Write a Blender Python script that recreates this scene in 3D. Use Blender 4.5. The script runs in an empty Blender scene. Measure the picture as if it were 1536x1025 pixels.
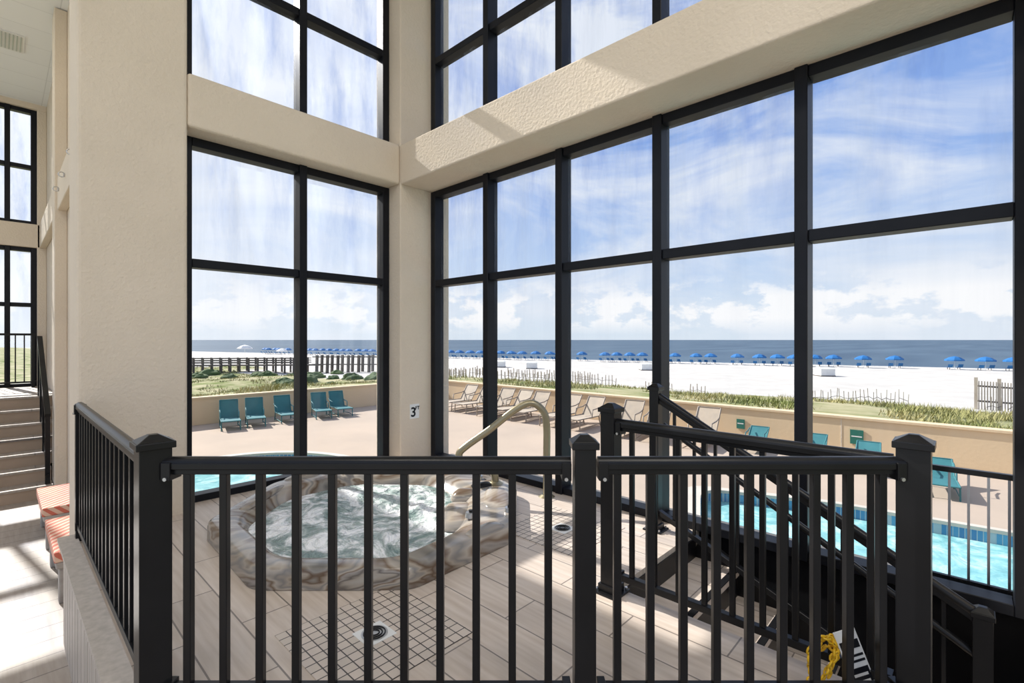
import bpy, bmesh, math, random
from mathutils import Vector, Matrix, noise
random.seed(7)
S=bpy.context.scene
try:
    S.view_settings.view_transform='Standard'
    S.view_settings.look='None'
except Exception as e: print(e)

# ---------------------------------------------------------------- frames
# plan coordinates (a,b): a = metres along the seaward glass wall from the room corner,
# b = metres along the left glass wall from the corner. World = (a,-b,z)
CA,CB=4.91,3.59
def sv(X,D,z=0.0):      # site survey grid (axis parallel to the diagonal guard rail)
    return Vector((CA+.729*X-.684*D, -(CB-.684*X-.729*D), z))
def W(a,b,z=0.0): return Vector((a,-b,z))

# ---------------------------------------------------------------- materials
def newmat(name):
    m=bpy.data.materials.new(name); m.use_nodes=True
    nt=m.node_tree; nt.nodes.clear()
    o=nt.nodes.new('ShaderNodeOutputMaterial')
    return m,nt,o
def N(nt,t,**k):
    n=nt.nodes.new(t)
    for a,v in k.items():
        if a in n.inputs.keys(): n.inputs[a].default_value=v
        else: setattr(n,a,v)
    return n
def pmat(name,col,rough=.6,col2=None,nscale=3,bump=0,bscale=60,metal=0,spec=.5,stretch=(1,1,1),trans=0,detail=4,coat=0):
    m,nt,o=newmat(name)
    p=N(nt,'ShaderNodeBsdfPrincipled'); L=nt.links.new
    p.inputs['Roughness'].default_value=rough; p.inputs['Metallic'].default_value=metal
    p.inputs['Specular IOR Level'].default_value=spec
    p.inputs['Coat Weight'].default_value=coat
    tc=N(nt,'ShaderNodeTexCoord'); mp=N(nt,'ShaderNodeMapping'); mp.inputs['Scale'].default_value=stretch
    L(tc.outputs['Object'],mp.inputs['Vector'])
    c2=col2 if col2 else tuple(c*.9 for c in col)
    nz=N(nt,'ShaderNodeTexNoise'); nz.inputs['Scale'].default_value=nscale; nz.inputs['Detail'].default_value=detail
    L(mp.outputs[0],nz.inputs['Vector'])
    r=N(nt,'ShaderNodeValToRGB'); r.color_ramp.elements[0].position=.3; r.color_ramp.elements[1].position=.7
    r.color_ramp.elements[0].color=(*col,1); r.color_ramp.elements[1].color=(*c2,1)
    L(nz.outputs[0],r.inputs[0]); L(r.outputs[0],p.inputs['Base Color'])
    if bump:
        n2=N(nt,'ShaderNodeTexNoise'); n2.inputs['Scale'].default_value=bscale; n2.inputs['Detail'].default_value=5
        L(mp.outputs[0],n2.inputs['Vector'])
        b=N(nt,'ShaderNodeBump'); b.inputs['Strength'].default_value=bump; b.inputs['Distance'].default_value=.01
        L(n2.outputs[0],b.inputs['Height']); L(b.outputs[0],p.inputs['Normal'])
    L(p.outputs[0],o.inputs[0])
    return m

def tilemat(name,c1,c2,mortar,w,h,msize,rot=0,offset=.5,rough=.45,streak=True):
    m,nt,o=newmat(name); L=nt.links.new
    p=N(nt,'ShaderNodeBsdfPrincipled'); p.inputs['Roughness'].default_value=rough
    tc=N(nt,'ShaderNodeTexCoord'); mp=N(nt,'ShaderNodeMapping'); mp.inputs['Rotation'].default_value=(0,0,rot)
    L(tc.outputs['Object'],mp.inputs['Vector'])
    br=N(nt,'ShaderNodeTexBrick'); br.offset=offset
    br.inputs['Scale'].default_value=1; br.inputs['Brick Width'].default_value=w; br.inputs['Row Height'].default_value=h
    br.inputs['Mortar Size'].default_value=msize; br.inputs['Mortar Smooth'].default_value=.1
    br.inputs['Color1'].default_value=(*c1,1); br.inputs['Color2'].default_value=(*c2,1); br.inputs['Mortar'].default_value=(*mortar,1)
    L(mp.outputs[0],br.inputs['Vector'])
    last=br.outputs['Color']
    if streak:
        mp2=N(nt,'ShaderNodeMapping'); mp2.inputs['Rotation'].default_value=(0,0,rot); mp2.inputs['Scale'].default_value=(1.2,14,1)
        L(tc.outputs['Object'],mp2.inputs['Vector'])
        nz=N(nt,'ShaderNodeTexNoise'); nz.inputs['Scale'].default_value=2.2; nz.inputs['Detail'].default_value=6
        L(mp2.outputs[0],nz.inputs['Vector'])
        r=N(nt,'ShaderNodeValToRGB'); r.color_ramp.elements[0].position=.3; r.color_ramp.elements[1].position=.72
        r.color_ramp.elements[0].color=(.78,.74,.70,1); r.color_ramp.elements[1].color=(1,1,1,1)
        L(nz.outputs[0],r.inputs[0])
        mx=N(nt,'ShaderNodeMix',data_type='RGBA',blend_type='MULTIPLY'); mx.inputs[0].default_value=1
        L(last,mx.inputs[6]); L(r.outputs[0],mx.inputs[7]); last=mx.outputs[2]
    L(last,p.inputs['Base Color'])
    b=N(nt,'ShaderNodeBump'); b.inputs['Strength'].default_value=.4; b.inputs['Distance'].default_value=.004; b.invert=True
    L(br.outputs['Fac'],b.inputs['Height']); L(b.outputs[0],p.inputs['Normal'])
    L(p.outputs[0],o.inputs[0])
    return m

M={}
M['stucco']=pmat('stucco',(.72,.62,.495),.88,(.67,.575,.455),1.5,.7,38,spec=.25)
M['black']=pmat('black_metal',(.006,.006,.0065),.30,(.010,.010,.011),4,0,10,0,.28)
M['blackframe']=pmat('black_frame',(.005,.006,.009),.42,(.009,.010,.014),4,spec=.22)
M['blackwall']=pmat('black_wall',(.006,.006,.007),.8,spec=.1)
M['deck']=tilemat('plank_tile',(.68,.59,.51),(.60,.52,.45),(.24,.205,.18),.92,.23,.004,rot=0)
M['low']=tilemat('plank_tile_lower',(.44,.38,.32),(.39,.335,.28),(.20,.175,.155),.92,.23,.005,rot=math.pi/2)
M['stair']=pmat('stair_tile',(.42,.31,.22),.6,(.35,.26,.18),3)
M['mosaic']=tilemat('mosaic',(.56,.485,.41),(.62,.53,.455),(.06,.05,.045),.055,.055,.003,offset=0,streak=False)
M['ledge']=pmat('ledge_panel',(.56,.49,.42),.6,(.42,.37,.31),3,stretch=(9,9,.6))
M['ceil']=tilemat('ceiling_tile',(.82,.83,.84),(.8,.81,.82),(.68,.69,.7),.6,.6,.006,offset=0,streak=False,rough=.9)
M['white']=pmat('white_paint',(.80,.80,.78),.5)
M['patio']=pmat('patio_concrete',(.49,.395,.315),.85,(.42,.345,.28),.7,.2,20,spec=.2)
M['pwall']=pmat('patio_wall',(.72,.555,.36),.85,(.66,.51,.33),.8,.2,20)
M['coping']=pmat('coping',(.58,.53,.46),.7)
M['pooltile']=tilemat('pool_tile',(.05,.2,.42),(.1,.35,.55),(.4,.5,.55),.05,.05,.004,offset=0,streak=False,rough=.2)
M['brass']=pmat('bronze_metal',(.36,.31,.20),.30,(.29,.25,.16),3,metal=.65)
M['steel']=pmat('steel',(.55,.55,.55),.3,metal=.9)
M['teal']=pmat('teal_sling',(.03,.15,.17),.7,(.04,.19,.21),5)
M['tan']=pmat('tan_sling',(.50,.41,.31),.7,(.40,.34,.27),5)
M['tanframe']=pmat('tan_frame',(.30,.25,.20),.5)
M['umb']=pmat('umbrella_blue',(.006,.12,.34),.7,(.008,.15,.42),5)
M['wood']=pmat('weathered_wood',(.13,.11,.095),.9,(.08,.07,.062),2)
M['benchwood']=pmat('bench_wood',(.45,.42,.38),.8,(.30,.27,.24),2,stretch=(6,1,6))
M['picket']=pmat('picket_wood',(.34,.28,.21),.9,(.48,.42,.34),1)
M['yellow']=pmat('yellow_plastic',(.85,.50,.01),.4)
M['green']=pmat('sign_green',(.02,.16,.12),.6)
M['brown']=pmat('plaque_brown',(.12,.05,.03),.6)
M['leaf']=pmat('dune_grass',(.17,.20,.045),.8,(.44,.37,.17),.35)
M['bush']=pmat('dune_shrub',(.04,.08,.025),.9,(.09,.13,.04),.8)
M['canvas']=pmat('white_canvas',(.8,.8,.78),.8)

# glass with dried salt streaks
def glassmat():
    m,nt,o=newmat('window_glass'); L=nt.links.new
    tr=N(nt,'ShaderNodeBsdfTransparent')
    gl=N(nt,'ShaderNodeBsdfGlossy'); gl.inputs['Roughness'].default_value=.02
    fr=N(nt,'ShaderNodeFresnel'); fr.inputs[0].default_value=1.25
    mx=N(nt,'ShaderNodeMixShader'); L(fr.outputs[0],mx.inputs[0]); L(tr.outputs[0],mx.inputs[1]); L(gl.outputs[0],mx.inputs[2])
    tc=N(nt,'ShaderNodeTexCoord')
    sp=N(nt,'ShaderNodeSeparateXYZ'); L(tc.outputs['Object'],sp.inputs[0])
    def streaks(scale,lo,hi,mxv):
        mp=N(nt,'ShaderNodeMapping'); mp.inputs['Scale'].default_value=scale
        L(tc.outputs['Object'],mp.inputs['Vector'])
        nz=N(nt,'ShaderNodeTexNoise'); nz.inputs['Scale'].default_value=1; nz.inputs['Detail'].default_value=5; nz.inputs['Roughness'].default_value=.6
        L(mp.outputs[0],nz.inputs['Vector'])
        mr=N(nt,'ShaderNodeMapRange'); mr.inputs[1].default_value=lo; mr.inputs[2].default_value=hi; mr.inputs[3].default_value=0; mr.inputs[4].default_value=mxv
        L(nz.outputs[0],mr.inputs[0]); return mr
    mr=streaks((5,5,.5),.45,.78,.26)
    mz=N(nt,'ShaderNodeMapRange'); mz.inputs[1].default_value=.9; mz.inputs[2].default_value=2.7; mz.inputs[3].default_value=.1; L(sp.outputs[2],mz.inputs[0])
    mu=N(nt,'ShaderNodeMath',operation='MULTIPLY'); L(mr.outputs[0],mu.inputs[0]); L(mz.outputs[0],mu.inputs[1])
    df=N(nt,'ShaderNodeBsdfTranslucent'); df.inputs[0].default_value=(.58,.65,.78,1)
    m2=N(nt,'ShaderNodeMixShader'); L(mu.outputs[0],m2.inputs[0]); L(mx.outputs[0],m2.inputs[1]); L(df.outputs[0],m2.inputs[2])
    ms=streaks((3.6,3.6,.9),.47,.76,.9)
    mz2=N(nt,'ShaderNodeMapRange'); mz2.inputs[1].default_value=1.6; mz2.inputs[2].default_value=3.1; L(sp.outputs[2],mz2.inputs[0])
    mu2=N(nt,'ShaderNodeMath',operation='MULTIPLY'); L(ms.outputs[0],mu2.inputs[0]); L(mz2.outputs[0],mu2.inputs[1])
    cm=N(nt,'ShaderNodeMix',data_type='RGBA'); L(mu2.outputs[0],cm.inputs[0]); cm.inputs[6].default_value=(.91,.93,.96,1); cm.inputs[7].default_value=(.45,.55,.80,1)
    L(cm.outputs[2],tr.inputs[0])
    L(m2.outputs[0],o.inputs[0]); return m
M['glass']=glassmat()

def marble():
    m,nt,o=newmat('marbled_acrylic'); L=nt.links.new
    p=N(nt,'ShaderNodeBsdfPrincipled'); p.inputs['Roughness'].default_value=.2; p.inputs['Specular IOR Level'].default_value=.4
    tc=N(nt,'ShaderNodeTexCoord')
    mp=N(nt,'ShaderNodeMapping'); mp.inputs['Scale'].default_value=(.8,.8,2.4); mp.inputs['Rotation'].default_value=(0,0,.75); L(tc.outputs['Object'],mp.inputs['Vector'])
    wv=N(nt,'ShaderNodeTexNoise'); wv.inputs['Scale'].default_value=.85; wv.inputs['Detail'].default_value=3; wv.inputs['Distortion'].default_value=2.4; wv.inputs['Roughness'].default_value=.45
    L(mp.outputs[0],wv.inputs['Vector'])
    r=N(nt,'ShaderNodeValToRGB'); e=r.color_ramp.elements
    e[0].position=.28; e[0].color=(.10,.095,.085,1); e[1].position=.74; e[1].color=(.40,.37,.33,1)
    for pos,c in [(.36,(.27,.25,.22,1)),(.41,(.13,.085,.055,1)),(.45,(.36,.31,.25,1)),(.49,(.22,.205,.19,1)),(.53,(.42,.37,.31,1)),(.565,(.17,.115,.075,1)),(.60,(.32,.29,.26,1)),(.64,(.13,.11,.095,1)),(.67,(.34,.30,.25,1))]:
        x=e.new(pos); x.color=c
    L(wv.outputs[0],r.inputs[0]); L(r.outputs[0],p.inputs['Base Color']); L(p.outputs[0],o.inputs[0]); return m
M['marble']=marble()

def water(name,c1,c2,c3,nscale,bscale,bstr,dist=.03,rough=.08,p1=.42,p2=.62,dis=1.2,spec=.5):
    m,nt,o=newmat(name); L=nt.links.new
    p=N(nt,'ShaderNodeBsdfPrincipled'); p.inputs['Roughness'].default_value=rough; p.inputs['Specular IOR Level'].default_value=spec
    tc=N(nt,'ShaderNodeTexCoord')
    nz=N(nt,'ShaderNodeTexNoise'); nz.inputs['Scale'].default_value=nscale; nz.inputs['Detail'].default_value=8; nz.inputs['Distortion'].default_value=dis; nz.inputs['Roughness'].default_value=.68
    L(tc.outputs['Object'],nz.inputs['Vector'])
    r=N(nt,'ShaderNodeValToRGB'); e=r.color_ramp.elements
    e[0].position=p1; e[0].color=(*c1,1); e[1].position=p2; e[1].color=(*c3,1); x=e.new((p1+p2)/2); x.color=(*c2,1)
    L(nz.outputs[0],r.inputs[0]); L(r.outputs[0],p.inputs['Base Color'])
    n2=N(nt,'ShaderNodeTexNoise'); n2.inputs['Scale'].default_value=bscale; n2.inputs['Detail'].default_value=5; n2.inputs['Distortion'].default_value=.8
    L(tc.outputs['Object'],n2.inputs['Vector'])
    b=N(nt,'ShaderNodeBump'); b.inputs['Strength'].default_value=bstr; b.inputs['Distance'].default_value=dist
    L(n2.outputs[0],b.inputs['Height']); L(b.outputs[0],p.inputs['Normal'])
    L(p.outputs[0],o.inputs[0]); return m
M['spa']=water('spa_water',(.19,.27,.25),(.40,.47,.45),(.95,.96,.96),2.6,9,1.0,.08,.2,.40,.58,1.6,spec=.35)
M['pool']=water('pool_water',(.19,.46,.48),(.27,.56,.57),(.50,.72,.71),2.2,3,.6,.05,spec=.3)
def seamat():
    m,nt,o=newmat('sea_water'); L=nt.links.new
    p=N(nt,'ShaderNodeBsdfPrincipled'); p.inputs['Roughness'].default_value=.6; p.inputs['Specular IOR Level'].default_value=.12
    tc=N(nt,'ShaderNodeTexCoord'); mp=N(nt,'ShaderNodeMapping'); mp.inputs['Rotation'].default_value=(0,0,-1.27); mp.inputs['Scale'].default_value=(.06,.012,1)
    L(tc.outputs['Object'],mp.inputs['Vector'])
    nz=N(nt,'ShaderNodeTexNoise'); nz.inputs['Scale'].default_value=1; nz.inputs['Detail'].default_value=6
    L(mp.outputs[0],nz.inputs['Vector'])
    r=N(nt,'ShaderNodeValToRGB'); e=r.color_ramp.elements
    e[0].position=.35; e[0].color=(.05,.085,.13,1); e[1].position=.7; e[1].color=(.09,.14,.19,1)
    L(nz.outputs[0],r.inputs[0]); L(r.outputs[0],p.inputs['Base Color']); L(p.outputs[0],o.inputs[0]); return m
M['sea']=seamat()
def groundmat():
    m,nt,o=newmat('dune_ground'); L=nt.links.new
    p=N(nt,'ShaderNodeBsdfPrincipled'); p.inputs['Roughness'].default_value=.95; p.inputs['Specular IOR Level'].default_value=.1
    at=N(nt,'ShaderNodeVertexColor'); at.layer_name='veg'
    tc=N(nt,'ShaderNodeTexCoord')
    nz=N(nt,'ShaderNodeTexNoise'); nz.inputs['Scale'].default_value=.5; nz.inputs['Detail'].default_value=8
    L(tc.outputs['Object'],nz.inputs['Vector'])
    g=N(nt,'ShaderNodeValToRGB'); e=g.color_ramp.elements
    e[0].position=.35; e[0].color=(.14,.18,.045,1); e[1].position=.62; e[1].color=(.42,.38,.23,1)
    L(nz.outputs[0],g.inputs[0])
    s=N(nt,'ShaderNodeValToRGB'); e=s.color_ramp.elements
    e[0].position=.3; e[0].color=(.50,.475,.44,1); e[1].position=.7; e[1].color=(.57,.55,.51,1)
    L(nz.outputs[0],s.inputs[0])
    sep=N(nt,'ShaderNodeSeparateColor'); L(at.outputs[0],sep.inputs[0])
    ad=N(nt,'ShaderNodeMath',operation='ADD'); L(sep.outputs[0],ad.inputs[0]); 
    mm=N(nt,'ShaderNodeMath',operation='MULTIPLY_ADD'); mm.inputs[1].default_value=1.2; mm.inputs[2].default_value=-.6; L(nz.outputs[0],mm.inputs[0]); L(mm.outputs[0],ad.inputs[1])
    mr=N(nt,'ShaderNodeMapRange'); mr.inputs[1].default_value=.4; mr.inputs[2].default_value=.6; L(ad.outputs[0],mr.inputs[0])
    mx=N(nt,'ShaderNodeMix',data_type='RGBA'); L(mr.outputs[0],mx.inputs[0]); L(s.outputs[0],mx.inputs[6]); L(g.outputs[0],mx.inputs[7])
    L(mx.outputs[2],p.inputs['Base Color']); L(p.outputs[0],o.inputs[0]); return m
M['ground']=groundmat()
def stripemat():
    m,nt,o=newmat('striped_cushion'); L=nt.links.new
    p=N(nt,'ShaderNodeBsdfPrincipled'); p.inputs['Roughness'].default_value=.8
    tc=N(nt,'ShaderNodeTexCoord')
    w=N(nt,'ShaderNodeTexWave'); w.wave_type='BANDS'; w.bands_direction='DIAGONAL'; w.inputs['Scale'].default_value=7; w.inputs['Distortion'].default_value=1
    L(tc.outputs['Object'],w.inputs['Vector'])
    r=N(nt,'ShaderNodeValToRGB'); r.color_ramp.interpolation='CONSTANT'; e=r.color_ramp.elements
    e[0].color=(.55,.14,.09,1); e[1].position=.5; e[1].color=(.68,.46,.34,1)
    L(w.outputs[0],r.inputs[0]); L(r.outputs[0],p.inputs['Base Color']); L(p.outputs[0],o.inputs[0]); return m
M['stripe']=stripemat()

# ---------------------------------------------------------------- mesh builder (plan coords converted to world)
class MB:
    def __init__(s): s.v=[];s.f=[];s.m=[];s.mats=[];s.sm=[]
    def mi(s,k):
        if k not in s.mats: s.mats.append(k)
        return s.mats.index(k)
    def add(s,vs,fs,mat,smooth=False):
        o=len(s.v); s.v+= [tuple(v) for v in vs]
        i=s.mi(mat)
        for f in fs: s.f.append([o+q for q in f]); s.m.append(i); s.sm.append(smooth)
    def box(s,a0,a1,b0,b1,z0,z1,mat):
        x0,x1=min(a0,a1),max(a0,a1); y0,y1=min(-b0,-b1),max(-b0,-b1)
        vs=[(x0,y0,z0),(x1,y0,z0),(x1,y1,z0),(x0,y1,z0),(x0,y0,z1),(x1,y0,z1),(x1,y1,z1),(x0,y1,z1)]
        s.add(vs,[(0,3,2,1),(4,5,6,7),(0,1,5,4),(1,2,6,5),(2,3,7,6),(3,0,4,7)],mat)
    def bar(s,p0,p1,w,h,mat,up=(0,0,1)):
        p0=Vector(p0);p1=Vector(p1); d=(p1-p0).normalized(); u=Vector(up)
        if abs(d.dot(u))>.98: u=Vector((1,0,0)) if up==(0,0,1) else Vector((0,0,1))
        r=d.cross(u).normalized(); u=r.cross(d).normalized()
        vs=[p+r*w/2*i+u*h/2*j for p in (p0,p1) for i,j in ((-1,-1),(1,-1),(1,1),(-1,1))]
        s.add(vs,[(0,1,2,3),(7,6,5,4),(0,4,5,1),(1,5,6,2),(2,6,7,3),(3,7,4,0)],mat)
    def post(s,p,z0,z1,w,mat,ang=0):
        c,sn=math.cos(ang),math.sin(ang)
        q=[(-1,-1),(1,-1),(1,1),(-1,1)]
        vs=[(p[0]+(i*c-j*sn)*w/2,p[1]+(i*sn+j*c)*w/2,z) for z in (z0,z1) for i,j in q]
        s.add(vs,[(3,2,1,0),(4,5,6,7),(0,1,5,4),(1,2,6,5),(2,3,7,6),(3,0,4,7)],mat)
    def pyr(s,p,z0,z1,w,mat,ang=0,wt=.02):
        c,sn=math.cos(ang),math.sin(ang); q=[(-1,-1),(1,-1),(1,1),(-1,1)]
        vs=[(p[0]+(i*c-j*sn)*k/2,p[1]+(i*sn+j*c)*k/2,z) for z,k in ((z0,w),(z1,wt)) for i,j in q]
        s.add(vs,[(3,2,1,0),(4,5,6,7),(0,1,5,4),(1,2,6,5),(2,3,7,6),(3,0,4,7)],mat)
    def cyl(s,p0,p1,r0,mat,r1=None,n=12,smooth=True):
        r1=r0 if r1 is None else r1
        p0=Vector(p0);p1=Vector(p1); d=(p1-p0).normalized(); u=Vector((0,0,1)) if abs(d.z)<.95 else Vector((1,0,0))
        r=d.cross(u).normalized(); u=r.cross(d)
        vs=[];
        for p,rr in ((p0,r0),(p1,r1)):
            for i in range(n):
                t=2*math.pi*i/n; vs.append(p+(r*math.cos(t)+u*math.sin(t))*rr)
        fs=[(i,(i+1)%n,n+(i+1)%n,n+i) for i in range(n)]
        s.add(vs,fs,mat,smooth)
        s.add(vs,[tuple(range(n))[::-1],tuple(range(n,2*n))],mat)
    def tube(s,pts,r,mat,n=12,closed=False):
        pts=[Vector(p) for p in pts]; m=len(pts); vs=[]; prev=None
        for i,p in enumerate(pts):
            if closed: d=(pts[(i+1)%m]-pts[i-1]).normalized()
            else: d=(pts[min(i+1,m-1)]-pts[max(i-1,0)]).normalized()
            if prev is None:
                u=Vector((0,0,1)) if abs(d.z)<.9 else Vector((1,0,0))
                rr=d.cross(u).normalized()
            else: rr=(prev-d*prev.dot(d)).normalized()
            prev=rr; u=rr.cross(d)
            for k in range(n):
                t=2*math.pi*k/n; vs.append(p+(rr*math.cos(t)+u*math.sin(t))*r)
        fs=[]
        for i in range(m if closed else m-1):
            for k in range(n):
                j=(i+1)%m; fs.append((i*n+k,i*n+(k+1)%n,j*n+(k+1)%n,j*n+k))
        s.add(vs,fs,mat,True)
        if not closed: s.add(vs,[tuple(range(n))[::-1],tuple(range((m-1)*n,m*n))],mat)
    def prism(s,poly,z0,z1,mat,top=None):
        n=len(poly); vs=[(p[0],p[1],z) for z in (z0,z1) for p in poly]
        s.add(vs,[(i,(i+1)%n,n+(i+1)%n,n+i) for i in range(n)]+[tuple(range(n))[::-1]],mat)
        s.add(vs,[tuple(range(n,2*n))],top or mat)
    def quad(s,vs,mat): s.add(vs,[(0,1,2,3)],mat)
    def done(s,name,bevel=0,seg=2,recalc=True,sub=0):
        me=bpy.data.meshes.new(name); 
        me.from_pydata(s.v,[],s.f)
        for k in s.mats: me.materials.append(M[k])
        me.polygons.foreach_set('material_index',s.m); me.polygons.foreach_set('use_smooth',s.sm)
        me.update()
        if recalc:
            bm=bmesh.new(); bm.from_mesh(me)
            bmesh.ops.recalc_face_normals(bm,faces=bm.faces); bm.to_mesh(me); bm.free()
        ob=bpy.data.objects.new(name,me); S.collection.objects.link(ob)
        if bevel:
            b=ob.modifiers.new('bevel','BEVEL'); b.width=bevel; b.segments=seg; b.limit_method='ANGLE'; b.angle_limit=math.radians(40)
        return ob

def cut(ob,cutter):
    m=ob.modifiers.new('cut','BOOLEAN'); m.operation='DIFFERENCE'; m.object=cutter; m.solver='EXACT'
    dg=bpy.context.evaluated_depsgraph_get(); me=bpy.data.meshes.new_from_object(ob.evaluated_get(dg))
    ob.modifiers.remove(m); ob.data=me
    bpy.data.objects.remove(cutter)

# ---------------------------------------------------------------- room shell
Z0,ZL=0.0,-0.70
BT0,BT1=3.14,3.58     # intermediate beam
HD=5.75               # head of upper windows
TOP=6.3
b=MB()
b.box(-.2,.3,.5,2.525,BT0,BT1,'stucco')
b.box(-.2,.3,.5,2.525,HD,TOP,'stucco')
b.box(-.2,.3,2.525,3.2,ZL,TOP,'stucco')
b.box(-.2,-.02,.5,2.525,-.9,Z0,'stucco')
b.done('wall_left',.025,3)
b=MB()
b.box(-.2,.3,-.2,.5,-.9,TOP,'stucco')
b.done('corner_column',.015,3)
b=MB()
b.box(.3,9,-.2,.5,BT0,BT1,'stucco')
b.box(.3,9,-.2,.5,HD,TOP,'stucco')
b.box(5.17,5.6,-.2,.5,-.9,BT0,'stucco'); b.box(5.17,5.6,-.2,.5,BT1,HD,'stucco')
b.done('wall_right',.015,3)
b=MB()
b.box(.3,5.17,-.25,-.02,-.9,0,'stucco'); b.box(3.47,5.17,-.02,.03,-.7,0.0,'blackwall')
b.done('wall_right_base')
b=MB()
b.box(-8.2,-.2,2.72,2.93,ZL,6.0,'stucco')
b.box(-7.9,-.2,2.93,3.03,BT0,BT1,'stucco')
b.box(-4.3,-3.95,2.93,3.06,ZL,5.84,'stucco')
b.done('wall_partition',.01)
b=MB()
b.box(-8.2,-7.9,2.93,6.5,ZL,.52,'stucco')
b.box(-8.2,-7.9,2.93,6.5,BT0,BT1,'stucco')
b.box(-8.2,-7.9,2.93,6.5,HD,6.0,'stucco')
b.box(-8.2,-7.9,2.93,3.06,.52,HD,'stucco')
b.done('wall_end',.01)
b=MB()
b.box(-7.9,-.2,2.93,6.6,5.85,5.95,'ceil')
b.done('ceiling_left')
b=MB()
b.box(-.2,9,-.3,6.6,TOP,TOP+.15,'white')
b.done('ceiling')

# lower floor
b=MB(); b.box(-7.9,-.2,2.93,7.5,ZL-.15,ZL,'low'); b.box(-.2,9,3.2,7.5,ZL-.15,ZL,'low'); b.box(2.6,9,.03,3.2,ZL-.15,ZL-.0005,'low')
b.done('floor')

# raised tile deck (octagonal edge)
poly=[W(-.02,-.02),W(-.02,.5),W(-.02,2.5),W(.3,2.55),W(.3,3.26),W(2.715,3.26),W(4.83,1.29),W(4.83,1.19),W(3.47,1.19),W(3.47,-.02)]
b=MB(); b.prism(poly,ZL+.0,Z0,'ledge','deck')
b.bar(W(.31,3.25,.012),W(2.70,3.25,.012),.10,.024,'ledge')
b.bar(W(2.72,3.22,.012),W(4.80,1.28,.012),.10,.024,'ledge')
for i in range(17):
    a=.36+i*.145; b.box(a,a+.13,3.26,3.272,ZL,-.03,'ledge')
b.done('raised_floor')

# mosaics + drains
def drain(a,bb):
    b=MB(); b.box(a-.33,a+.33,bb-.33,bb+.33,0,.003,'mosaic')
    c=W(a,bb)
    b.box(a-.075,a+.075,bb-.075,bb+.075,.003,.005,'white')
    b.cyl(c+Vector((0,0,.005)),c+Vector((0,0,.008)),.062,'steel',n=24)
    for r in (.022,.036,.05):
        b.tube([c+Vector((r*math.cos(t*.26),r*math.sin(t*.26),.009)) for t in range(24)],.0035,'black',6,True)
    b.done('floor_drain')
drain(2.86,2.36); drain(2.73,.72)

# windows
def window(name,axis,u0,u1,mulls,z0,z1,trans,w=.075,plane=0.0,d0=-.05,d1=.08):
    b=MB()
    def bx(ua,ub,za,zb,da=d0,db=d1,mat='blackframe'):
        if axis=='b': b.box(plane+da,plane+db,ua,ub,za,zb,mat)
        else: b.box(ua,ub,plane+da,plane+db,za,zb,mat)
    bx(u0,u0+w*1.1,z0,z1); bx(u1-w*1.1,u1,z0,z1)
    for m in mulls: bx(m-w/2,m+w/2,z0,z1,d0,d1+.02)
    cuts=[u0+w*1.1]+[x for m in mulls for x in (m-w/2,m+w/2)]+[u1-w*1.1]
    for k in range(0,len(cuts),2):
        bx(cuts[k],cuts[k+1],z0,z0+w*.8); bx(cuts[k],cuts[k+1],z1-w,z1)
        for t in trans: bx(cuts[k],cuts[k+1],t-w/2,t+w/2)
    if axis=='b': b.quad([W(plane,u0,z0),W(plane,u1,z0),W(plane,u1,z1),W(plane,u0,z1)],'glass')
    else: b.quad([W(u0,plane,z0),W(u1,plane,z0),W(u1,plane,z1),W(u0,plane,z1)],'glass')
    return b.done(name,.004,1)
window('window_1','b',.5,2.525,[1.495],0,BT0,[2.06])
window('window_2','b',.5,2.525,[1.495],BT1,HD,[4.66])
mr=[1.25,2.21,3.165,4.145]
window('window_3','a',.3,5.17,mr,0,BT0,[2.06])
window('window_4','a',.3,5.17,mr,BT1,HD,[4.66])
window('window_5','b',3.06,6.5,[3.45,4.4,5.4],.52,BT0,[2.06],plane=-8.05)
window('window_6','b',3.06,6.5,[3.45,4.4,5.4],BT1,HD,[4.66],plane=-8.05)

# ---------------------------------------------------------------- guard rails
ZT=.955
def post(b,p,h=1.03,w=.10,ang=0,z0=0,mat='black'):
    b.post(p,z0,h-.02,w,mat,ang); b.post(p,h-.03,h-.005,w+.022,mat,ang); b.pyr(p,h-.005,h+.02,w+.014,mat,ang,.03)
    b.post(p,z0,z0+.012,w+.07,mat,ang); b.post(p,z0+.012,z0+.05,w+.02,mat,ang)
    for i in (-1,1):
        for j in (-1,1):
            c,s=math.cos(ang),math.sin(ang); o=(w+.035)/2
            q=Vector((p[0]+(i*c-j*s)*o,p[1]+(i*s+j*c)*o,z0+.012)); b.cyl(q,q+Vector((0,0,.012)),.008,'steel',n=8)
def panel(b,p0,p1,n,zt=ZT,zb=.105,bw=.028,i0=.05,i1=.05,slope=None):
    p0=Vector((p0[0],p0[1],0)); p1=Vector((p1[0],p1[1],0)); d=(p1-p0); L=d.length; d.normalize()
    q0=p0+d*i0; q1=p1-d*i1; ang=math.atan2(d.y,d.x)
    up=Vector((0,0,1))
    b.bar(q0+up*(zt-.020),q1+up*(zt-.020),.054,.024,'black')
    b.tube([q0+up*(zt-.014),q1+up*(zt-.014)],.026,'black',14)
    b.bar(q0+up*(zt-.042),q1+up*(zt-.042),.034,.02,'black')
    b.bar(q0+up*zb,q1+up*zb,.036,.035,'black')
    for q,s in ((q0,1),(q1,-1)):
        b.bar(q+up*(zt-.038),q+d*s*.035+up*(zt-.038),.066,.066,'black')
        b.bar(q+up*zb,q+d*s*.03+up*zb,.055,.055,'black')
        b.cyl(q+d*s*.02+up*(zt-.064)-d.cross(up)*.04,q+d*s*.02+up*(zt-.064)+d.cross(up)*.04,.007,'steel',n=8)
    for i in range(n):
        q=p0.lerp(p1,(i+1)/(n+1)); b.post(q,zb,zt-.045,bw,'black',ang)
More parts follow.
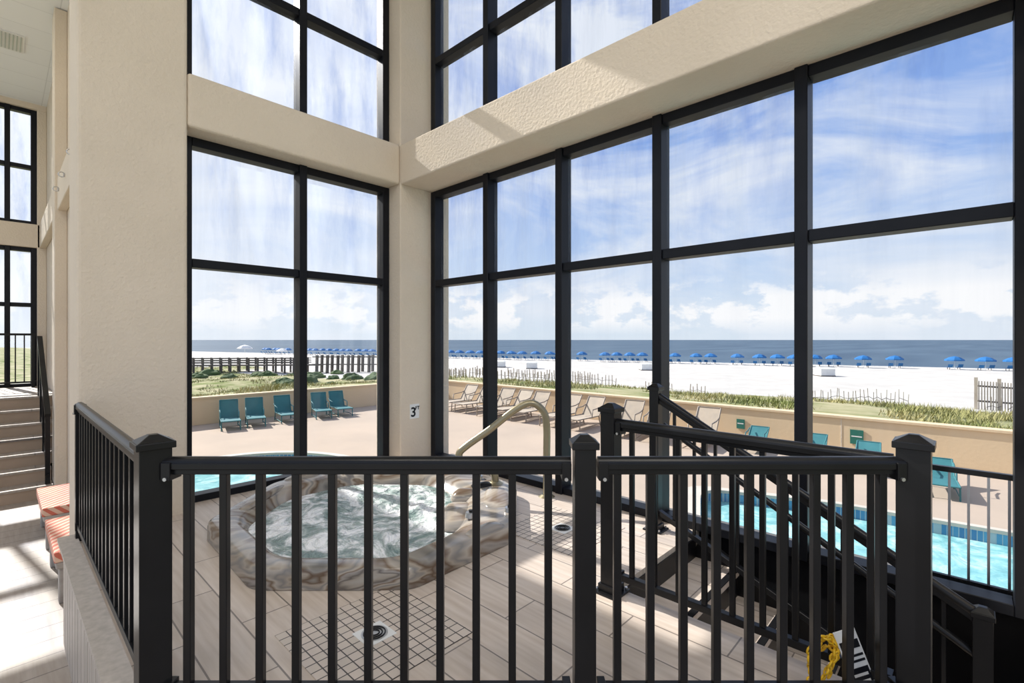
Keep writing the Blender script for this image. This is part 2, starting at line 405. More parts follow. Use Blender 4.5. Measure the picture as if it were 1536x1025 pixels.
PL=W(.40,3.19);P1=sv(-1.335,1.80);P2=sv(.268,1.80);P3=sv(1.495,1.80);P4=W(3.47,1.25)
A45=math.atan2((P3-P1).y,(P3-P1).x)
b=MB(); post(b,P1); post(b,P2,w=.078,ang=A45); post(b,P3)
panel(b,P1,P2,11); panel(b,P2,P3,9)
panel(b,PL,P1,17,i0=0); b.post(PL,0,ZT,.05,'black')
b.done('guard_railing',.003,2)
b=MB(); post(b,P4,w=.085); panel(b,P4,P3,9,bw=.024,i0=.04,i1=.06)
b.done('stair_guard_railing',.003,2)

# stairs down to the pool level, and the sloping hand-railing
b=MB()
for k in range(1,4):
    a0=3.47+.29*(k-1); z=-.175*k
    b.box(a0,a0+.31,.12,1.16,z-.035,z,'deck'); b.box(a0,a0+.012,.12,1.16,z,z+.14,'black')
    b.box(a0+.27,a0+.31,.12,1.16,z-.001,z+.006,'blackwall')
b.bar(W(3.47,.10,-.12),W(4.50,.10,-.68),.035,.24,'black'); b.bar(W(3.47,1.165,-.12),W(4.50,1.165,-.68),.035,.24,'black')
b.done('pool_stairs')
b=MB()
pa=W(3.24,.26); pb=W(4.97,.26)
post(b,pa,1.06,.07); b.post(pb,ZL,.06,.075,'black'); b.post(pb,.035,.06,.09,'black'); b.pyr(pb,.06,.085,.085,'black',0,.03); b.post(pb,ZL,ZL+.012,.15,'black')
t0=W(3.24,.26,1.0); t1=W(4.97,.26,.03)
b.tube([t0,t1],.026,'black',12); b.bar(t0-Vector((0,0,.03)),t1-Vector((0,0,.03)),.04,.03,'black')
b.bar(W(3.24,.26,.15),W(4.97,.26,-.60+.0),.04,.035,'black')
for i in range(1,12):
    t=i/12; b.post(t0.lerp(t1,t),.15-.75*t,.98-.97*t,.02,'black')
b.tube([W(3.30,.26,.78),W(4.97,.26,-.18)],.02,'black',10)
b.done('stair_handrail',.002,1)
# short wall-top railing outside the glass
b=MB()
b.bar(W(4.74,-.14,.66),W(5.5,-.14,.66),.03,.03,'black'); b.bar(W(4.74,-.14,.04),W(5.5,-.14,.04),.025,.025,'black')
for i in range(10): b.post(W(4.76+i*.08,-.14),0,.66,.012,'steel')
b.post(W(4.74,-.14),0,.67,.03,'black'); b.post(W(5.5,-.14),0,.67,.03,'black')
b.done('pool_gate_railing')

# ---------------------------------------------------------------- hot tub
def rounded(poly,r=.16,n=5):
    out=[]
    m=len(poly)
    for i in range(m):
        p=Vector(poly[i]);a=Vector(poly[i-1]);c=Vector(poly[(i+1)%m])
        da=(a-p).normalized();dc=(c-p).normalized()
        s=p+da*r;e=p+dc*r
        for k in range(n+1):
            t=k/n; out.append(s*(1-t)**2+p*2*t*(1-t)+e*t*t)
    return out
outer=[(-1.46,2.70),(-.56,2.70),(.02,3.36),(.04,4.30),(-.42,4.86),(-1.62,4.88),(-2.15,4.38),(-2.17,3.42)]
inner=[(-1.36,2.95),(-.74,2.95),(-.46,3.36),(-.50,4.12),(-.80,4.50),(-1.48,4.54),(-1.88,4.12),(-1.90,3.50)]
def wob(pts,amp,ph):
    c=Vector((-1.07,3.8)); res=[]
    for p in pts:
        d=p-c; t=math.atan2(d.y,d.x); res.append(c+d*(1+amp*math.sin(5*t+ph)+amp*.6*math.sin(8*t+ph*2)))
    return res
def ringpts(f):
    o=rounded(outer,.09); i=rounded(inner,.16)
    return [a.lerp(c,f) for a,c in zip(o,i)]
prof=[(-.005,0.0,0),(-.005,.085,0),(.03,.115,0),(.10,.125,0),(.30,.125,0),(.58,.118,0),(.70,.10,.006),(.80,.055,.012),(.90,.0,.014),(1.05,-.08,.014)]
b=MB()
allv=[]; nR=None
for f,z,am in prof:
    r=wob(ringpts(f),am,1.0) if am else ringpts(f)
    nR=len(r)
    for p in r: allv.append(sv(p.x,p.y,max(z,.003)))
fs=[]
for k in range(len(prof)-1):
    for i in range(nR):
        j=(i+1)%nR; fs.append((k*nR+i,k*nR+j,(k+1)*nR+j,(k+1)*nR+i))
b.add(allv,fs,'marble',True)
def blob(cx,cd,z,rx,rd,rz,mat,rot=0):
    vs=[];fs=[];n,m=16,8
    for i in range(m+1):
        ph=math.pi/2*i/m
        for k in range(n):
            t=2*math.pi*k/n; e=.55
            c=math.cos(t);s_=math.sin(t)
            x=rx*math.cos(ph)*math.copysign(abs(c)**e,c); y=rd*math.cos(ph)*math.copysign(abs(s_)**e,s_)
            x,y=x*math.cos(rot)-y*math.sin(rot),x*math.sin(rot)+y*math.cos(rot)
            vs.append(sv(cx+x,cd+y,z+rz*math.sin(ph)))
    for i in range(m):
        for k in range(n): fs.append((i*n+k,i*n+(k+1)%n,(i+1)*n+(k+1)%n,(i+1)*n+k))
    b.add(vs,fs,mat,True)
for cx,cd,rx,rd,rot in [(-1.1,4.74,.42,.08,0),(-2.03,3.95,.05,.32,0),(-.12,3.95,.11,.28,0),(-1.95,4.5,.16,.06,.75),(-.18,3.25,.16,.07,.85)]:
    blob(cx,cd,.115,rx,rd,.04,'marble',rot)
# moulded lounge seat on the right flank
blob(-.42,3.72,.04,.13,.30,.06,'marble',0); blob(-.40,4.12,.05,.12,.10,.085,'marble',0)
blob(-.26,4.25,.12,.10,.06,.03,'black',.5)
for x,d in ((-.30,3.50),(-.30,4.44),(-1.6,4.66),(-.02,3.60)):
    p=sv(x,d,.12); b.cyl(p,p+Vector((0,0,.035)),.04,'steel',.034,16); b.cyl(p+Vector((0,0,.035)),p+Vector((0,0,.05)),.014,'black',n=8)
# water, heaped by the jets
iw=ringpts(.88); c=Vector((0,0))
for p in iw: c+=p
c/=len(iw); vs=[];K=34
iw2=[]
for i in range(len(iw)):
    iw2.append(iw[i]); iw2.append(iw[i].lerp(iw[(i+1)%len(iw)],.5))
iw=iw2
jets=[(-1.35,3.35),(-.85,3.3),(-1.5,3.9),(-1.1,4.15),(-.75,3.85)]
for k in range(K+1):
    for p in iw:
        q=c.lerp(p,k/K); ed=(1-(k/K)**6)
        h=.035+(.022*noise.noise(Vector((q.x*3.5,q.y*3.5,3)))+.024*noise.noise(Vector((q.x*9,q.y*9,1)))+.014*noise.noise(Vector((q.x*22,q.y*22,4))))*ed
        for jx,jd in jets:
            dd=(q.x-jx)**2+(q.y-jd)**2; h+=.04*math.exp(-dd/.015)*ed
        vs.append(sv(q.x,q.y,h))
n=len(iw); fs=[(k*n+i,k*n+(i+1)%n,(k+1)*n+(i+1)%n,(k+1)*n+i) for k in range(K) for i in range(n)]
b.add(vs,fs,'spa',True)
b.done('hot_tub')

# bronze grab rail
def catmull(P,n=8):
    P=[Vector(p) for p in P]; out=[]
    for i in range(len(P)-1):
        p0=P[max(i-1,0)];p1=P[i];p2=P[i+1];p3=P[min(i+2,len(P)-1)]
        for k in range(n):
            t=k/n; out.append(.5*((2*p1)+(-p0+p2)*t+(2*p0-5*p1+4*p2-p3)*t*t+(-p0+3*p1-3*p2+p3)*t**3))
    out.append(P[-1]); return out
gp=[(.31,4.33,.0),(.31,4.33,.35),(.31,4.33,.62),(.28,4.33,.76),(.17,4.33,.835),(.02,4.32,.77),(-.2,4.31,.60),(-.40,4.30,.46),(-.47,4.30,.385),(-.43,4.30,.31),(-.30,4.30,.265),(-.20,4.30,.255),(-.155,4.30,.20),(-.15,4.30,.12)]
b=MB(); b.tube(catmull([sv(*p) for p in gp]),.032,'brass',14)
for X,D,z in ((.31,4.33,.0),(-.15,4.30,.126)):
    p=sv(X,D,z); b.cyl(p,p+Vector((0,0,.02)),.075,'brass',.045,20)
b.done('grab_rail')

# depth marker sign
b=MB(); b.box(.3,.306,.25,.375,.50,.665,'white'); sg=b.done('depth_marker_sign')
def text(body,loc,size,rot,mat,par,ext=.001):
    c=bpy.data.curves.new(body,'FONT'); c.body=body; c.size=size; c.extrude=ext; c.align_x='CENTER'; c.offset=size*.02
    o=bpy.data.objects.new('lettering',c); S.collection.objects.link(o); o.location=loc; o.rotation_euler=rot; c.materials.append(M[mat]); o.parent=par
text('3',W(.308,.33,.525),.15,(math.pi/2,0,math.pi/2),'blackframe',sg)
text('FT',W(.308,.275,.60),.055,(math.pi/2,0,math.pi/2),'blackframe',sg)

# caution chain + folded sign by the stair post
b=MB(); c0=sv(1.22,1.90,.0)
pth=[]
for i in range(44):
    t=i/43; pth.append(c0+Vector((.04*math.sin(t*17),.045*math.cos(t*13),.02+.24*abs(math.sin(t*9))*(1-.3*t))))
for i,p in enumerate(pth):
    d=(pth[min(i+1,43)]-pth[max(i-1,0)]).normalized(); up=Vector((0,0,1)) if i%2 else Vector((1,0,0)); s_=d.cross(up).normalized()
    b.tube([p+d*.016*math.cos(q*.785)+s_*.012*math.sin(q*.785) for q in range(8)],.004,'yellow',6,True)
b.done('yellow_safety_chain')
b=MB(); c1=sv(1.335,1.87,0); dx=(sv(1,0)-sv(0,0)).normalized(); dy=(sv(0,1)-sv(0,0)).normalized(); up=Vector((0,0,1))
def slab(o,u,v,w,h,t,mat):
    n_=u.cross(v).normalized()*t; vs=[o+q for q in (Vector(),u*w,u*w+v*h,v*h)]; vs+=[p+n_ for p in vs]
    b.add(vs,[(0,1,2,3),(7,6,5,4),(0,4,5,1),(1,5,6,2),(2,6,7,3),(3,7,4,0)],mat)
vv=(up*.93+dx*-.3+dy*.15).normalized(); uu=(dx*.95+up*.3).normalized(); o_=c1+up*.02
slab(o_,uu,vv,.085,.24,.006,'white')
nn=uu.cross(vv).normalized()
for k,(h0,h1) in enumerate([(.0,.10),(.12,.128),(.14,.148),(.17,.20)]):
    slab(o_+nn*.0065+vv*h0+uu*.006,uu,vv,.073,h1-h0,.002,'blackframe')
for h0,h1 in ((.02,.03),(.045,.055),(.07,.08)):
    slab(o_+nn*.0088+vv*h0+uu*.015,uu,vv,.055,h1-h0,.001,'white')
b.done('folded_caution_sign')

# ---------------------------------------------------------------- left room: stairs, landing, benches
b=MB(); nst=7; rise=1.22/nst
for k in range(nst):
    a1=-3.98-k*.29; z=ZL+rise*(k+1); bb0=2.935 if k>1 else 3.07
    b.box(a1,-7.88,bb0,6.4,z-rise,z-.03,'stair'); b.box(a1+.02,(a1-.32) if k<nst-1 else -7.88,bb0,6.4,z-.03,z,'low')
b.done('interior_stairs')
b=MB()
for k in range(4):
    t=k/3; a=-4.05-t*1.7; zf=ZL+rise+t*(1.22-rise); b.post(W(a,3.12),zf,zf+.92,.05,'black')
b.bar(W(-4.0,3.12,ZL+rise+.92),W(-5.75,3.12,.52+.92),.06,.05,'black'); b.bar(W(-4.0,3.12,ZL+rise+.12),W(-5.75,3.12,.52+.12),.03,.03,'black')
for k in range(14):
    t=(k+.5)/14; a=-4.05-t*1.7; zf=ZL+rise+t*(1.22-rise); b.post(W(a,3.12),zf+.1,zf+.9,.018,'black')
b.done('stair_railing')
b=MB()
b.bar(W(-7.75,3.08,1.5),W(-7.75,6.3,1.5),.05,.04,'black'); b.bar(W(-7.75,3.08,.62),W(-7.75,6.3,.62),.03,.03,'black')
for k in range(28): b.post(W(-7.75,3.12+k*.115),.52 if k%9==0 else .62,1.5,.045 if k%9==0 else .018,'black')
b.done('landing_railing')
def bench(a0,a1):
    b=MB(); b0,b1=2.95,3.27; zt=ZL+.34
    b.box(a0,a1,b0,b1,zt-.05,zt,'benchwood')
    for a in (a0+.04,a1-.12):
        for q in (b0+.02,b1-.10): b.box(a,a+.08,q,q+.08,ZL,zt-.05,'benchwood')
    b.box(a0+.06,a1-.06,b0+.03,b0+.05,zt-.15,zt-.05,'benchwood'); b.box(a0+.06,a1-.06,b1-.05,b1-.03,zt-.15,zt-.05,'benchwood')
    b.box(a0+.04,a1-.04,b0+.05,b1-.05,ZL+.06,ZL+.09,'benchwood')
    b.box(a0+.005,a1-.005,b0+.005,b1+.01,zt,zt+.085,'stripe')
    b.done('cushioned_bench',.02,3)
bench(-2.75,-1.75); bench(-1.35,-.3)
b=MB()
for a in (-.9,-1.9,-2.9,-3.7):
    c=W(a,3.06,BT1-.22); b.tube([c+Vector((.0,-.03*math.cos(t*.785),.03*math.sin(t*.785))) for t in range(8)],.006,'steel',6,True); b.cyl(W(a,3.03,BT1-.22),W(a,3.045,BT1-.22),.02,'steel',n=8)
b.done('eye_bolts')
b=MB(); b.box(-5.75,-5.15,3.3,3.62,5.835,5.85,'white')
for k in range(7): b.box(-5.71,-5.19,3.33+k*.04,3.345+k*.04,5.826,5.836,'steel')
b.done('ceiling_vent')

# ---------------------------------------------------------------- pool terrace
PZ=-.7
b=MB(); b.box(-8.88,12,-7.18,-.27,-1.3,PZ,'patio'); pt=b.done('patio')
b=MB(); b.box(-8.88,-.22,-.27,2.70,-1.3,PZ,'patio'); pt2=b.done('patio_side')
poolA=rounded([W(2.1,-3.2).xy,W(3.2,-.45).xy,W(9.5,-.45).xy,W(9.5,-4.6).xy,W(5.4,-3.95).xy,W(3.6,-3.75).xy],.4,6)
poolB=[Vector((-2.75+2.0*math.cos(t*math.pi/24),-.95+1.65*math.sin(t*math.pi/24))) for t in range(48)]
def cutter(poly):
    c=MB(); c.prism(poly,-3,0,'patio'); return c.done('cut')
cut(pt,cutter(poolA)); cut(pt,cutter(poolB)); cut(pt2,cutter(poolB))
def pool(name,poly):
    b=MB(); n=len(poly)
    cx=sum((Vector((p[0],p[1])) for p in poly),Vector((0,0)))/n
    b.prism([cx+(Vector((p[0],p[1]))-cx)*.999 for p in poly],-1.25,-.84,'pool')
    ring=[];
    for k,zz in ((1.0,-.84),(1.0,PZ-.02),(.985,PZ-.02),(.985,-.84)):
        for p in poly: q=cx+(Vector((p[0],p[1]))-cx)*k; ring.append((q.x,q.y,zz))
    fs=[(r*n+i,r*n+(i+1)%n,(r+1)*n+(i+1)%n,(r+1)*n+i) for r in (0,1,2) for i in range(n)]
    b.add(ring,fs,'pooltile')
    ring=[]
    for k,zz in ((.975,PZ-.02),(.975,PZ+.02),(1.05,PZ+.02),(1.05,PZ+.001)):
        for p in poly: q=cx+(Vector((p[0],p[1]))-cx)*k; ring.append((q.x,q.y,zz))
    b.add(ring,fs,'coping')
    b.done(name)
pool('swimming_pool',poolA); pool('kids_pool',poolB)

b=MB()
b.box(-9.1,12,-7.4,-7.2,-1.3,-.06,'pwall'); b.box(-9.1,12,-7.43,-7.17,-.06,-.02,'pwall')
b.box(-9.1,-8.9,-7.2,6,-1.3,-.06,'pwall'); b.box(-9.13,-8.87,-7.2,6,-.06,-.02,'pwall')
for a in (-3,3.2): b.box(a,a+.02,-7.2,-7.195,-.7,-.06,'stucco')
b.done('patio_wall')
b=MB()
for a,w,h,m in ((1.35,.16,.2,'green'),(3.35,.2,.26,'green'),(5.9,.3,.12,'brown'),(-2.2,.12,.08,'brown')):
    b.box(a,a+w,-7.195,-7.18,-.38-h/2,-.38+h/2,m); b.box(a+.02,a+w-.02,-7.18,-7.178,-.38,-.36,'white')
b.done('wall_signs')

def chaise(a,bb,rot,sling,back=.95,k=.66):
    b=MB(); c,s=math.cos(rot),math.sin(rot)
    def T(x,y,z): return Vector((a+k*(x*c-y*s),-bb+k*(x*s+y*c),PZ+k*z))
    w=.31; zs=.36; Lf=.95; hx=-.35
    bt=(hx-.70*math.cos(back),zs+.70*math.sin(back))
    fr='tanframe' if sling=='tan' else 'teal'; r=.02*k
    for y in (-w,w):
        b.tube([T(Lf,y,zs),T(hx,y,zs-.02),T(bt[0],y,bt[1])],r,fr,8)
        b.tube([T(Lf-.12,y,zs),T(Lf-.08,y,.0)],r,fr,8); b.tube([T(hx+.02,y,zs),T(hx-.1,y,.0)],r,fr,8)
        b.tube([T(hx-.28,y,zs+.30),T(hx+.0,y,zs+.24),T(hx+.42,y,zs+.22),T(hx+.46,y,zs)],r,fr,8)
        b.tube([T(hx-.1,y,.08),T(Lf-.08,y,.08)],r*.7,fr,6)
    for x,z in ((Lf,zs),(bt[0],bt[1])): b.tube([T(x,-w,z),T(x,w,z)],r,fr,8)
    b.quad([T(Lf,-w,zs+.005),T(Lf,w,zs+.005),T(hx,w,zs-.03),T(hx,-w,zs-.03)],sling)
    b.quad([T(hx,-w,zs-.03),T(hx,w,zs-.03),T(bt[0],w,bt[1]),T(bt[0],-w,bt[1])],sling)
    b.done('lounge_chair',recalc=False)
for bb in (-.25,-.82,-1.55,-2.5,-3.05): chaise(-8.0,bb,random.uniform(-.3,-.1),'teal',1.15,.62)
for a in (-6.4,-5.7,-4.8,-4.15,-3.5,-2.5,-1.8,-.7,.0,1.0): chaise(a,-6.15,-math.pi/2+random.uniform(-.1,.1)+.15,'tan',.9,.74)
for a,bb in ((1.95,-6.4),(2.95,-6.3),(3.75,-6.1),(4.65,-5.4)): chaise(a,bb,-math.pi/2+.1,'teal',.5,.52)

# ---------------------------------------------------------------- dunes, beach, sea
def ss(x,a,c): t=max(0,min(1,(x-a)/(c-a))); return t*t*(3-2*t)
def gz(X,D):
    p=sv(X,D); a=p.x; bb=-p.y
    out=max(-9.1-a,-7.4-bb); t=.492*X+.871*D
    if out<=0: return -1.6
    z=-.78-2.45*ss(out,1,38)
    z+=.45*noise.noise(Vector((X*.12,D*.12,0)))*ss(out,3,14)*(1-ss(t,50,70))
    z-=.95*ss(t,104,124)
    return z
def veg(X,D):
    t=.492*X+.871*D; n_=noise.noise(Vector((X*.08,D*.08,5)))
    return 1-ss(t+n_*10-max(0,-X-8)*.25,30,42)
vs=[];fs=[];cols=[]
sx=[-420+2.2*i for i in range(301)]; ts=[-8+1.2*i for i in range(112)]
for t in ts:
    for s_ in sx:
        X=.871*s_+.492*t; D=-.492*s_+.871*t
        p=sv(X,D,gz(X,D)); vs.append(tuple(p)); cols.append(veg(X,D))
nx=len(sx)
for j in range(len(ts)-1):
    for i in range(nx-1): fs.append((j*nx+i,j*nx+i+1,(j+1)*nx+i+1,(j+1)*nx+i))
me=bpy.data.meshes.new('beach'); me.from_pydata(vs,[],fs)
ca=me.color_attributes.new('veg','FLOAT_COLOR','POINT')
for i,c in enumerate(cols): ca.data[i].color=(c,c,c,1)
me.polygons.foreach_set('use_smooth',[True]*len(fs)); me.materials.append(M['ground'])
S.collection.objects.link(bpy.data.objects.new('beach_ground',me))
b=MB(); R=25000
q=[sv(.492*108-.871*R,.871*108+.492*R,-3.62),sv(.492*108+.871*R,.871*108-.492*R,-3.62),sv(.492*(117+R)+.871*R,.871*(117+R)-.492*R,-3.62),sv(.492*(117+R)-.871*R,.871*(117+R)+.492*R,-3.62)]
b.quad(q,'sea'); b.done('sea')
b=MB(); pv=None
for i in range(200):
    s_=-420+i*3.4; t=114.5+1.2*noise.noise(Vector((s_*.05,0,0))); w=.5+.8*abs(noise.noise(Vector((s_*.09,3,0))))
    p=[sv(.492*tt+.871*s_,.871*tt-.492*s_,-3.60) for tt in (t,t+w)]
    if pv: b.quad([pv[0],p[0],p[1],pv[1]],'canvas')
    pv=p
b.done('surf_foam')

# grass tufts
b=MB(); rg=random.Random(11); vs=[];fs=[]; cnt=0
while cnt<11000:
    k=rg.uniform(-.95,1.15); D=10+75*rg.random()**1.7; X=k*D
    p=sv(X,D); out=max(-9.1-p.x,-7.4+p.y)
    if out<.45: continue
    if veg(X,D)<.45+.3*rg.random(): 
        cnt+=.2; continue
    z=gz(X,D)
    if noise.noise(Vector((X*.3,D*.3,9)))<-.02 : cnt+=.3; continue
    cnt+=1; H=rg.uniform(.10,.30)*(1+.8*noise.noise(Vector((X*.2,D*.2,2))))
    for q in range(6):
        t=rg.uniform(0,6.28); o=Vector((rg.uniform(-.3,.3),rg.uniform(-.3,.3),0)); l=Vector((math.cos(t),math.sin(t),0))
        base=Vector((p.x,p.y,z-.05))+o; n0=len(vs); wd=.012+D*.0007
        e=l.cross(Vector((0,0,1)))*wd
        vs+= [tuple(base-e),tuple(base+e),tuple(base+l*H*.7+Vector((0,0,H)))]; fs.append((n0,n0+1,n0+2))
b.add(vs,fs,'leaf'); b.done('dune_grass',recalc=False)
# shrubs
b=MB()
for i in range(34):
    X=rg.uniform(-48,-12); D=rg.uniform(50,66); p=sv(X,D,gz(X,D)); r=rg.uniform(.5,1.3)
    vs=[];fs=[];n,m=12,7
    for a_ in range(m+1):
        ph=math.pi/2*a_/m
        for k in range(n):
            t=2*math.pi*k/n; d=Vector((math.cos(t)*math.cos(ph),math.sin(t)*math.cos(ph),.6*math.sin(ph))); rr=r*(1+.35*noise.noise(d*2.5+Vector((i*3,0,0))))
            vs.append(p+d*rr)
    for a_ in range(m):
        for k in range(n): fs.append((a_*n+k,a_*n+(k+1)%n,(a_+1)*n+(k+1)%n,(a_+1)*n+k))
    b.add(vs,fs,'bush')
b.done('dune_shrubs')

# umbrellas with loungers
b=MB()
def umbrella(X,D,mt='umb',sc=1.0,beds=True):
    z=gz(X,D); p=sv(X,D,z); Z=Vector((0,0,1))
    b.cyl(p,p+Z*2.0*sc,.03,'canvas',n=6); n=8; tilt=Vector((rg.uniform(-.1,.1),rg.uniform(-.1,.1),0))
    top=p+Z*2.1*sc; rim=[p+Z*1.55*sc+tilt+Vector((1.2*sc*math.cos(2*math.pi*k/n),1.2*sc*math.sin(2*math.pi*k/n),0)) for k in range(n)]
    mid=[p+Z*1.92*sc+Vector((.65*sc*math.cos(2*math.pi*k/n),.65*sc*math.sin(2*math.pi*k/n),0)) for k in range(n)]
    low=[q-Z*.2 for q in rim]
    b.add([top]+mid+rim+low,[(0,1+k,1+(k+1)%n) for k in range(n)]+[(1+k,9+k,9+(k+1)%n,1+(k+1)%n) for k in range(n)]+[(9+k,17+k,17+(k+1)%n,9+(k+1)%n) for k in range(n)],mt)
    if not beds: return
    for sgn in (-1,1):
        o=p+(sv(sgn*.8,0)-sv(0,0)); dd=(sv(.49,.87)-sv(0,0)); rr=(sv(.87,-.49)-sv(0,0))*.3
        b.add([o+dd*-.2-rr+Z*.35,o+dd*-.2+rr+Z*.35,o+dd*1.2+rr+Z*.35,o+dd*1.2-rr+Z*.35],[(0,1,2,3)],mt)
        b.add([o+dd*-.2-rr+Z*.35,o+dd*-.2+rr+Z*.35,o+dd*-.7+rr+Z*.85,o+dd*-.7-rr+Z*.85],[(0,1,2,3)],mt)
        for l in (-.1,1.1): b.cyl(o+dd*l,o+dd*l+Z*.35,.04,'wood',n=4)
s_=-150
while s_<100:
    X=.871*s_+.492*99; D=-.492*s_+.871*99
    if not(17<s_<21): umbrella(X+rg.uniform(-.4,.4),D+rg.uniform(-1,1))
    s_+=rg.uniform(2.6,3.3) if rg.random()<.9 else 5.0
b.done('beach_umbrellas')
b=MB(); umbrella(-69,125,'canvas',1.6,False); umbrella(-58,122,'canvas',1.2,False); b.done('white_beach_canopies')

# storage boxes on the sand
for X,D in ((40,62),(20.5,74),(3.2,78),(-2,82)):
    z=gz(X,D); b=MB(); p=sv(X,D,z)
    b.post(p,z,z+.95,1.7,'white',.7); b.pyr(p,z+.95,z+1.12,1.85,'white',.7,1.2); b.post(p,z,z+.12,1.8,'wood',.7)
    b.done('beach_storage_box')
# sand fences
b=MB()
def fence(P,H,gap,w,mat='picket'):
    for (x0,d0),(x1,d1) in zip(P[:-1],P[1:]):
        L=math.hypot(x1-x0,d1-d0); n=int(L/gap)
        pp=[]
        for i in range(n):
            t=i/n; X=x0+(x1-x0)*t+rg.uniform(-.02,.02); D=d0+(d1-d0)*t; z=gz(X,D); h=H*rg.uniform(.75,1.05)
            if noise.noise(Vector((X*.4,D*.4,7)))<-.25: continue
            p=sv(X,D,z-.1); b.bar(p,p+Vector((rg.uniform(-.06,.06),rg.uniform(-.06,.06),h+.1)),w,w*.4,mat)
            pp.append((i,p+Vector((0,0,h*.65))))
        for (i,u),(j,v) in zip(pp[:-1],pp[1:]):
            if j-i==1: b.bar(u,v,.015,.02,'wood')
fence([(14.5,24),(18,22.5),(21,20.5),(24,20)],.8,.16,.05)
fence([(-7,52),(-2,50),(4,48),(8,44)],1.0,.28,.09)
fence([(5,38),(9,36),(13,32)],.8,.25,.07)
fence([(-8,36),(-3,34),(3,33)],.7,.25,.07)
b.done('sand_fence')
b=MB(); 
for i in range(40):
    t=i/39; X=27.8+6*t; D=29-.8*t; z=gz(X,D); p=sv(X,D,z-.1); b.bar(p,p+Vector((0,0,1.8)),.13,.05,'picket')
    if i%8==0: b.bar(p,p+Vector((0,0,2.0)),.16,.16,'picket')
for h in (.5,1.4):
    b.bar(sv(27.8,29,gz(27.8,29)+h),sv(33.8,28.2,gz(33.8,28.2)+h),.06,.1,'wood')
b.done('beach_access_fence')

# boardwalk
b=MB()
x0,x1=-46,-17.5
def bp(t,z=0,o=0): return sv(x0+(x1-x0)*t,67+3*t+o,z)
ZB=-2.15
b.bar(bp(0,ZB),bp(.66,ZB),1.8,.16,'wood')
for o in (-.9,.9):
    for h in (.35,.65,.95): b.bar(bp(0,ZB+h,o),bp(.60,ZB+h,o),.06,.12 if h<.9 else .1,'wood')
    for i in range(15): b.bar(bp(i/24,-3.6,o),bp(i/24,ZB+1.05,o),.2,.2,'wood')
    for i in range(8):
        t=.65+i*.05; b.bar(bp(t,-3.6,o),bp(t,ZB+1.35,o+.2),.32,.32,'wood')
b.bar(bp(.63,ZB+1.15,-.9),bp(1,ZB+1.1,-.9),.08,.14,'wood'); b.bar(bp(.63,ZB+.1,-.9),bp(1,ZB+.05,-.9),.08,.14,'wood')
b.done('boardwalk')

# ---------------------------------------------------------------- light
sun=bpy.data.lights.new('sun','SUN'); sun.energy=8.0; sun.angle=.012; sun.color=(1,.95,.87)
so=bpy.data.objects.new('sun',sun); S.collection.objects.link(so)
tosun=Vector((-1,-.16,.745)).normalized()
so.rotation_euler=tosun.to_track_quat('Z','Y').to_euler(); so.location=(-20,-4,15)

# fill lights with panel housings, added out of view to brighten the interior
def fill_lamp(a,bb,z,sz,p,par_name='fill_light_panel'):
    b=MB(); b.box(a-sz/2-.05,a+sz/2+.05,bb-sz/2-.05,bb+sz/2+.05,z-.04,z,'white'); o=b.done(par_name)
    l=bpy.data.lights.new('fill_lamp','AREA'); l.size=sz; l.energy=p; l.color=(1,.94,.86)
    lo=bpy.data.objects.new('fill_lamp',l); S.collection.objects.link(lo); lo.location=W(a,bb,z-.06); lo.parent=o
for a,bb in ((4.2,4.9),(6.6,4.6),(6.6,2.2),(8.2,3.4)): fill_lamp(a,bb,TOP,1.2,60)
for a,bb in ((-1.5,4.8),(-4.5,4.8)): fill_lamp(a,bb,5.85,1.2,20)

w=bpy.data.worlds.new('sky'); S.world=w; w.use_nodes=True; nt=w.node_tree; nt.nodes.clear(); L=nt.links.new
o=N(nt,'ShaderNodeOutputWorld'); bg=N(nt,'ShaderNodeBackground'); L(bg.outputs[0],o.inputs[0])
tc=N(nt,'ShaderNodeTexCoord'); sp=N(nt,'ShaderNodeSeparateXYZ'); L(tc.outputs['Generated'],sp.inputs[0])
r=N(nt,'ShaderNodeValToRGB'); e=r.color_ramp.elements
e[0].position=0; e[0].color=(.76,.85,.93,1); e[1].position=1; e[1].color=(.12,.24,.62,1)
for p_,c in [(.06,(.74,.84,.95,1)),(.16,(.54,.69,.93,1)),(.30,(.33,.50,.87,1)),(.5,(.22,.38,.80,1))]:
    x=e.new(p_); x.color=c
L(sp.outputs[2],r.inputs[0])
# cirrus
mp=N(nt,'ShaderNodeMapping'); mp.inputs['Scale'].default_value=(1.1,1.6,3.6); mp.inputs['Rotation'].default_value=(.2,.25,.4); L(tc.outputs['Generated'],mp.inputs[0])
nz=N(nt,'ShaderNodeTexNoise'); nz.inputs['Scale'].default_value=1.9; nz.inputs['Detail'].default_value=9; nz.inputs['Roughness'].default_value=.6; nz.inputs['Distortion'].default_value=.7
L(mp.outputs[0],nz.inputs['Vector'])
c1=N(nt,'ShaderNodeMapRange'); c1.inputs[1].default_value=.39; c1.inputs[2].default_value=.62; c1.inputs[4].default_value=.92; L(nz.outputs[0],c1.inputs[0])
mx=N(nt,'ShaderNodeMix',data_type='RGBA'); L(c1.outputs[0],mx.inputs[0]); L(r.outputs[0],mx.inputs[6]); mx.inputs[7].default_value=(.88,.92,.98,1)
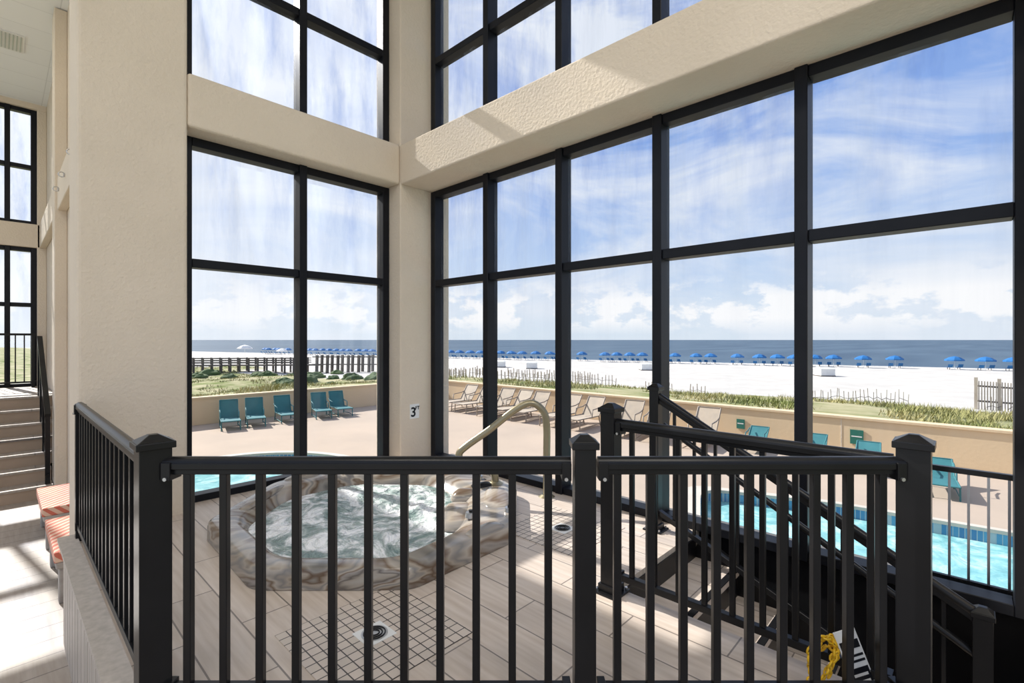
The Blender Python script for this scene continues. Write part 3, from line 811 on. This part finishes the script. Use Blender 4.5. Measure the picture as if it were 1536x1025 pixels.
# cumulus band
mp2=N(nt,'ShaderNodeMapping'); mp2.inputs['Scale'].default_value=(1,1,1.8); mp2.inputs['Location'].default_value=(.13,.4,0); L(tc.outputs['Generated'],mp2.inputs[0])
n2=N(nt,'ShaderNodeTexNoise'); n2.inputs['Scale'].default_value=9; n2.inputs['Detail'].default_value=8; n2.inputs['Roughness'].default_value=.62; L(mp2.outputs[0],n2.inputs['Vector'])
c2=N(nt,'ShaderNodeMapRange'); c2.inputs[1].default_value=.48; c2.inputs[2].default_value=.54; L(n2.outputs[0],c2.inputs[0])
zb=N(nt,'ShaderNodeMapRange'); zb.inputs[1].default_value=.125; zb.inputs[2].default_value=.08; L(sp.outputs[2],zb.inputs[0])
zc=N(nt,'ShaderNodeMapRange'); zc.inputs[1].default_value=.01; zc.inputs[2].default_value=.04; L(sp.outputs[2],zc.inputs[0])
m1=N(nt,'ShaderNodeMath',operation='MULTIPLY'); L(c2.outputs[0],m1.inputs[0]); L(zb.outputs[0],m1.inputs[1])
m2=N(nt,'ShaderNodeMath',operation='MULTIPLY'); L(m1.outputs[0],m2.inputs[0]); L(zc.outputs[0],m2.inputs[1])
mx2=N(nt,'ShaderNodeMix',data_type='RGBA'); L(m2.outputs[0],mx2.inputs[0]); L(mx.outputs[2],mx2.inputs[6]); mx2.inputs[7].default_value=(1.06,1.05,1.04,1)
# brightening towards the sun
dp=N(nt,'ShaderNodeVectorMath',operation='DOT_PRODUCT'); L(tc.outputs['Generated'],dp.inputs[0]); dp.inputs[1].default_value=tosun
mr_=N(nt,'ShaderNodeMapRange'); mr_.inputs[1].default_value=.45; mr_.inputs[2].default_value=1; mr_.inputs[3].default_value=0; mr_.inputs[4].default_value=1; L(dp.outputs['Value'],mr_.inputs[0])
pw=N(nt,'ShaderNodeMath',operation='POWER'); pw.inputs[1].default_value=1.5; L(mr_.outputs[0],pw.inputs[0])
mx3=N(nt,'ShaderNodeMix',data_type='RGBA'); L(pw.outputs[0],mx3.inputs[0]); L(mx2.outputs[2],mx3.inputs[6]); mx3.inputs[7].default_value=(1.08,1.10,1.13,1)
L(mx3.outputs[2],bg.inputs[0]); bg.inputs[1].default_value=1.0

# ---------------------------------------------------------------- camera
cam=bpy.data.cameras.new('camera'); co=bpy.data.objects.new('camera',cam); S.collection.objects.link(co); S.camera=co
cam.sensor_width=36; cam.lens=726/1536*36; cam.shift_y=-.0016; cam.clip_end=60000; cam.clip_start=.05
co.location=(CA,-CB,1.4)
co.rotation_euler=(math.pi/2,0,math.atan2(.684,.729))
